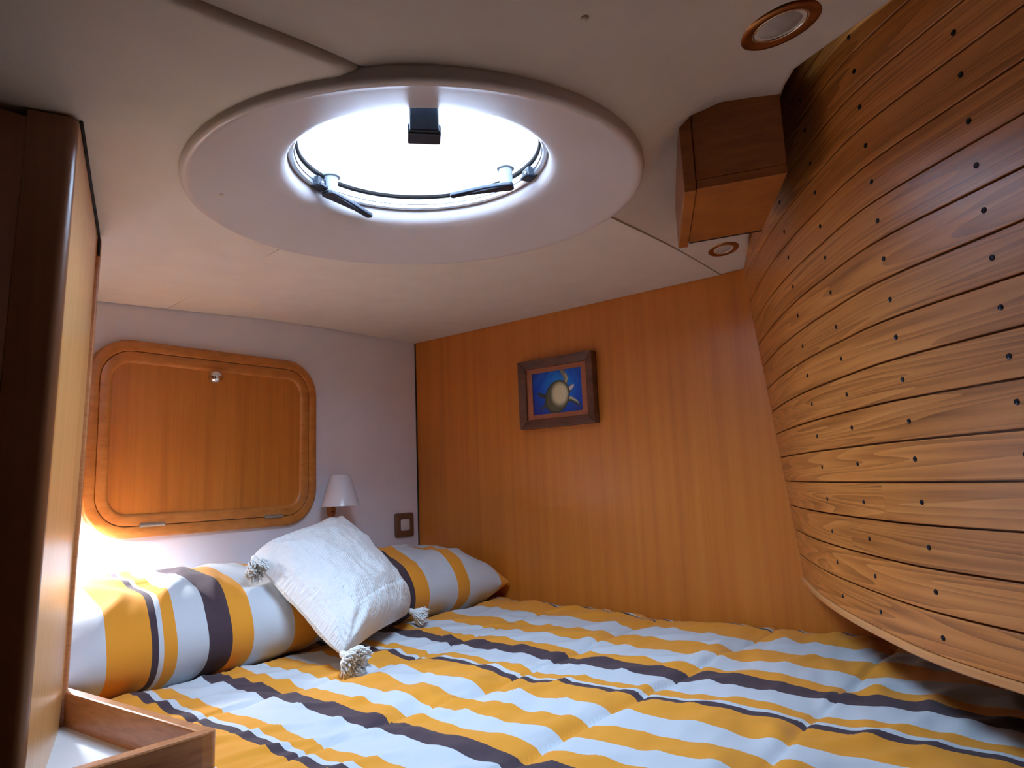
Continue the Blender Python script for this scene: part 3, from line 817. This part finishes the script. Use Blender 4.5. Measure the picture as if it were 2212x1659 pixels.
# ------------------------------------------------------------------ white knitted cushion with tassels
cT, cL, cB, cR = Vector((1.275, 1.690, -.092)), Vector((.885, 1.480, -.139)), Vector((.903, 1.165, -.327)), Vector((1.285, 1.372, -.322))
cush = thing('cushion', (1.09, 1.45, -.33), 'white knitted cushion with corner tassels leaning on the striped pillows', 'cushion')
nrm = (cR - cL).cross(cT - cB).normalized()
if nrm.y > 0: nrm = -nrm
n = 128
v, uv, f = [], [], []
for side in (1, -1):
    for j in range(n + 1):
        for i in range(n + 1):
            a, b = i / n, j / n
            # pinched edges: the middle of every side is drawn in
            aa, bb = a * 2 - 1, b * 2 - 1
            ax = .5 + .5 * aa * (1.04 - .075 * (1 - bb * bb) - .085 * (aa * bb) ** 6); bx_ = .5 + .5 * bb * (1.04 - .075 * (1 - aa * aa) - .085 * (aa * bb) ** 6)
            p = cB * ((1 - ax) * (1 - bx_)) + cR * (ax * (1 - bx_)) + cT * (ax * bx_) + cL * ((1 - ax) * bx_)
            prof = (max(0, 1 - abs(aa) ** 3.2) * max(0, 1 - abs(bb) ** 3.2)) ** .55
            h = .080 * prof + .014 * (1 - max(abs(aa), abs(bb)) ** 16)
            q = Vector((aa * 3.1, bb * 3.1, 2.0 + side))
            h += prof ** .5 * (.010 * noise.noise(q) + .005 * noise.noise(q * 2.6))
            # soft folds running in from the corners
            for sx in (-1, 1):
                for sy in (-1, 1):
                    rr = math.hypot(aa - sx, bb - sy); th = math.atan2(bb - sy, aa - sx)
                    h += .006 * math.exp(-(rr - .35) ** 2 / .05) * math.sin(th * 10 + sx) * prof ** .3
            # eyelet border row
            m4 = max(abs(aa), abs(bb))
            if side == 1:
                e = math.exp(-((m4 - .70) / .018) ** 2); t = (bb if abs(aa) > abs(bb) else aa)
                h -= .0055 * e * (.5 + .5 * math.cos(t * 105))
            v.append(tuple(p + nrm * (h * side * (1.0 if side == 1 else .35)))); uv.append((a, b))
m = (n + 1) ** 2
for s in range(2):
    for j in range(n):
        for i in range(n):
            q = [j * (n + 1) + i, j * (n + 1) + i + 1, (j + 1) * (n + 1) + i + 1, (j + 1) * (n + 1) + i]
            f.append([k + s * m for k in (q if s == 0 else q[::-1])])
mesh('cover', v, f, MAT['knit'], cush, smooth=True, uvs=uv)
ENV_C.add(v); ENV_Q.add(v)
MAT['yarn'] = noisy('white_yarn', srgb(240, 240, 238), srgb(230, 230, 228), 200, .9, .1, spec=.1)
def tassel(root, tipdir, length, spread, cnt, seed, label=None):
    root = root.lerp((cT + cL + cB + cR) / 4, .05)
    rnd = random.Random(seed); parts = []
    d = Vector(tipdir).normalized(); s = d.cross(Vector((.3, .2, 1))).normalized(); t = d.cross(s)
    vv, ff = lathe([(0, -.006), (.006, -.004), (.0085, .004), (.006, .011), (.004, .013), (0, .013)], 12)
    parts.append(([tuple(root + s * a + t * b + d * c) for a, b, c in vv], ff))
    for k in range(cnt):
        a = rnd.uniform(0, 2 * math.pi); r = spread * math.sqrt(rnd.random())
        o = s * math.cos(a) + t * math.sin(a)
        pts = []
        L = length * rnd.uniform(.75, 1.1); wob = rnd.uniform(0, 6.28)
        for i in range(6):
            u = i / 5
            pts.append(root + d * (.008 + L * u) + o * (.004 + r * u ** .7) + (s * math.sin(wob + u * 7) + t * math.cos(wob * 1.3 + u * 6)) * .003 * u)
        parts.append(tube([tuple(p) for p in pts], .0018, 4))
    v, f = merge(*parts); ENV_Q.add(v)
    o = mesh('tassel', v, f, MAT['yarn'], cush, smooth=True, uvs=[(q[0] * 3, q[2] * 3) for q in v]); return o
tassel(cL + Vector((-.004, -.010, -.002)), (-.30, -.80, -.55), .046, .022, 150, 1)
tassel(cB + Vector((-.002, -.006, -.004)), (.05, -.72, -.24), .040, .032, 260, 2)
tassel(cR + Vector((.004, -.006, .0)), (.55, -.35, -.35), .034, .020, 120, 3)
tassel(cT + Vector((0, .0, .0)), (.35, .25, -.55), .034, .014, 60, 4)

# ------------------------------------------------------------------ pillows
def pillow(name, x0, x1, cy, cz, hy, hz, tilt, stops, label, cat, seed, parentless=True, lump=.012, grp=None, overlap=None):
    nx, ny = 120, 60
    cx, hx = (x0 + x1) / 2, (x1 - x0) / 2
    v, at, f = [], [], []
    ct, st = math.cos(tilt), math.sin(tilt)
    for side in (1, -1):
        for j in range(ny + 1):
            for i in range(nx + 1):
                a = -1 + 2 * i / nx; b = -1 + 2 * j / ny
                a2, b2 = math.sin(a * math.pi / 2), math.sin(b * math.pi / 2)
                prof = max(0, 1 - abs(a2) ** 5) ** .5 * max(0, 1 - abs(b2) ** 2.4) ** .5
                # sides drawn in between the corners
                px = a2 * hx * (1 - .05 * (1 - b2 * b2)) ; py = b2 * hy * (1 - .07 * (1 - a2 * a2))
                pz = side * hz * prof
                n = noise.noise(Vector((px * 7 + seed, py * 7, side * 2.0))) * lump + noise.noise(Vector((px * 18 + seed, py * 15, side))) * lump * .35
                edge = math.exp(-(1 - abs(a2)) / .12)
                n += lump * .8 * edge * math.sin(b2 * 9 + seed) * prof
                rg = 1 - abs(noise.noise(Vector((px * 6 + py * 3 + seed, py * 9 - px * 4, 5.0)))); n += lump * .7 * max(0, rg - .75) / .25
                if overlap is not None and cx + px < overlap: n += .004
                pz += side * n * prof
                Y = py * ct - pz * st; Z = py * st + pz * ct
                zz = min(cz + Z, ENV_C(cx + px, cy + Y) - (.002 if side == 1 else .008))
                v.append((cx + px, cy + Y, zz))
                at.append(cx + px + .012 * noise.noise(Vector((px * 3, py * 5, seed))) + .02 * (b2 * b2) * (-a2) * .4 + .06 * (.35 * sm(-.3, -1, b2) if side == 1 else .35 + .65 * sm(-1, -.55, b2)))
    ENV_Q.add(v, 2)
    m = (nx + 1) * (ny + 1)
    for s in range(2):
        for j in range(ny):
            for i in range(nx):
                q = [j * (nx + 1) + i, j * (nx + 1) + i + 1, (j + 1) * (nx + 1) + i + 1, (j + 1) * (nx + 1) + i]
                f.append([k + s * m for k in (q if s == 0 else q[::-1])])
    mat = striped(name + '_fabric', stops, x0 - .1, x1 + .1) if stops else MAT['knit']
    o = mesh('pillow', v, f, mat, attr=at, smooth=True, origin=(cx, cy, cz - hz))
    bm = bmesh.new(); bm.from_mesh(o.data); bmesh.ops.remove_doubles(bm, verts=bm.verts, dist=.0004); bmesh.ops.recalc_face_normals(bm, faces=bm.faces); bm.to_mesh(o.data); bm.free()
    for p in o.data.polygons: p.use_smooth = True
    return tag(o, label, cat, grp)
PL = [(.30, 'w'), (.569, 'o'), (.646, 'd'), (.657, 'w'), (.667, 'o'), (.694, 'w'), (.757, 'd'), (.808, 'o'), (.857, 'w'), (.952, 'o'), (1.01, 'w')]
PR = [(.90, 'w'), (1.30, 'd'), (1.357, 'o'), (1.407, 'w'), (1.515, 'o'), (1.562, 'w'), (1.690, 'o')]
pillow('left_pillow', .455, 1.075, 1.580, -.277, .225, .102, math.radians(7), PL, 'striped pillow under the lit lamp, left of the white knitted cushion', 'pillow', 3.1, grp='striped pillows', overlap=.757)
pillow('right_pillow', 1.085, 1.715, 1.588, -.281, .205, .098, math.radians(6), PR, 'striped pillow in the corner, right of the white knitted cushion', 'pillow', 8.4, grp='striped pillows')

# ------------------------------------------------------------------ quilt
SEAMS = [-.27, .02, .310, .590, .875, 1.16, 1.45]
def quilt_z(x, y):
    z = -.364
    k = min(range(len(SEAMS)), key=lambda i: abs(SEAMS[i] - y - .02 * math.sin(3 * x + i)))
    d = abs(SEAMS[k] - y - .02 * math.sin(3 * x + k) - .006 * noise.noise(Vector((x * 9, k * 7.0, 0))))
    z += .006 * (1 - math.exp(-d / .03)) - .006 * math.exp(-(d / .0045) ** 2)
    n = noise.noise
    z += .006 * n(Vector((x * 2.6, y * 3.2, 1.3)))
    # creases running roughly across the stripes, stronger beside the stitched lines
    w = .6 + .8 * math.exp(-d / .045)
    z += .0070 * w * n(Vector((x * 5.0 + y * 3.0, y * 17.0 - x * 4.0, 4.1)))
    z += .0048 * w * n(Vector((x * 11.0 + y * 4, y * 34.0 - x * 6, 9.7)))
    rg = 1 - abs(n(Vector((x * 4.0 + 2, y * 9.0 + x * 5, 17.0))))
    z += .006 * max(0, rg - .80) / .2
    # gathered against the bulkhead near the pillows, a little slack at the edges
    z += .016 * sm(1.50, 1.70, x) * sm(.75, 1.25, y) * (.7 + .5 * n(Vector((x * 6, y * 14, 2.2))))
    z -= .012 * sm(1.66, 1.722, x)
    z -= .010 * sm(1.40, 1.50, y)
    return max(z, -.392) - .014 * sm(.56, .512, x) * 0
nxq, nyq = 190, 330
X0q, X1q, Y1q = .506, 1.7185, 1.775
v, at, f = [], [], []
for j in range(nyq + 1):
    for i in range(nxq + 1):
        x = X0q + (X1q - X0q) * i / nxq
        yl = max(-.60, hull_y(x) - .38)
        y = yl + (Y1q - yl) * j / nyq
        v.append((x, y, max(-.4015, min(quilt_z(x, y), ENV_Q(x, y) - .0015))))
        at.append(x + .010 * noise.noise(Vector((x * 1.2, y * 2.0, 5))) + .004 * noise.noise(Vector((x * 3, y * 9.0, 8))))
nn = len(v)
f = [[j * (nxq + 1) + i, j * (nxq + 1) + i + 1, (j + 1) * (nxq + 1) + i + 1, (j + 1) * (nxq + 1) + i] for j in range(nyq) for i in range(nxq)]
v += [(a, b, -.404) for a, b, c in v]; at += at
f += [[k + nn for k in q][::-1] for q in f]
for j in range(nyq):
    for i in (0, nxq):
        a, b = j * (nxq + 1) + i, (j + 1) * (nxq + 1) + i; f.append([a, b, b + nn, a + nn])
for i in range(nxq):
    for j in (0, nyq):
        a, b = j * (nxq + 1) + i, j * (nxq + 1) + i + 1; f.append([a, b, b + nn, a + nn])
QUILT = [(.30, 'w'), (.40, 'o'), (.45, 'w'), (.515, 'o'), (.590, 'd'), (.605, 'w'), (.617, 'o'), (.650, 'w'), (.722, 'd'), (.764, 'o'), (.805, 'w'), (.862, 'o'), (.917, 'w'), (.982, 'o'),
         (1.058, 'd'), (1.075, 'w'), (1.087, 'o'), (1.117, 'w'), (1.187, 'd'), (1.240, 'o'), (1.280, 'w'), (1.365, 'o'), (1.450, 'w'), (1.555, 'o'), (1.668, 'd'), (1.682, 'w'), (1.693, 'o')]
MAT['quilt'] = striped('striped_quilt_cotton', QUILT, .30, 1.80)
quilt = mesh('quilt', v, f, MAT['quilt'], attr=at, smooth=True, origin=(1.1, .9, -.40))
tag(quilt, 'white quilt with orange and dark brown stripes spread over the berth', 'quilt')
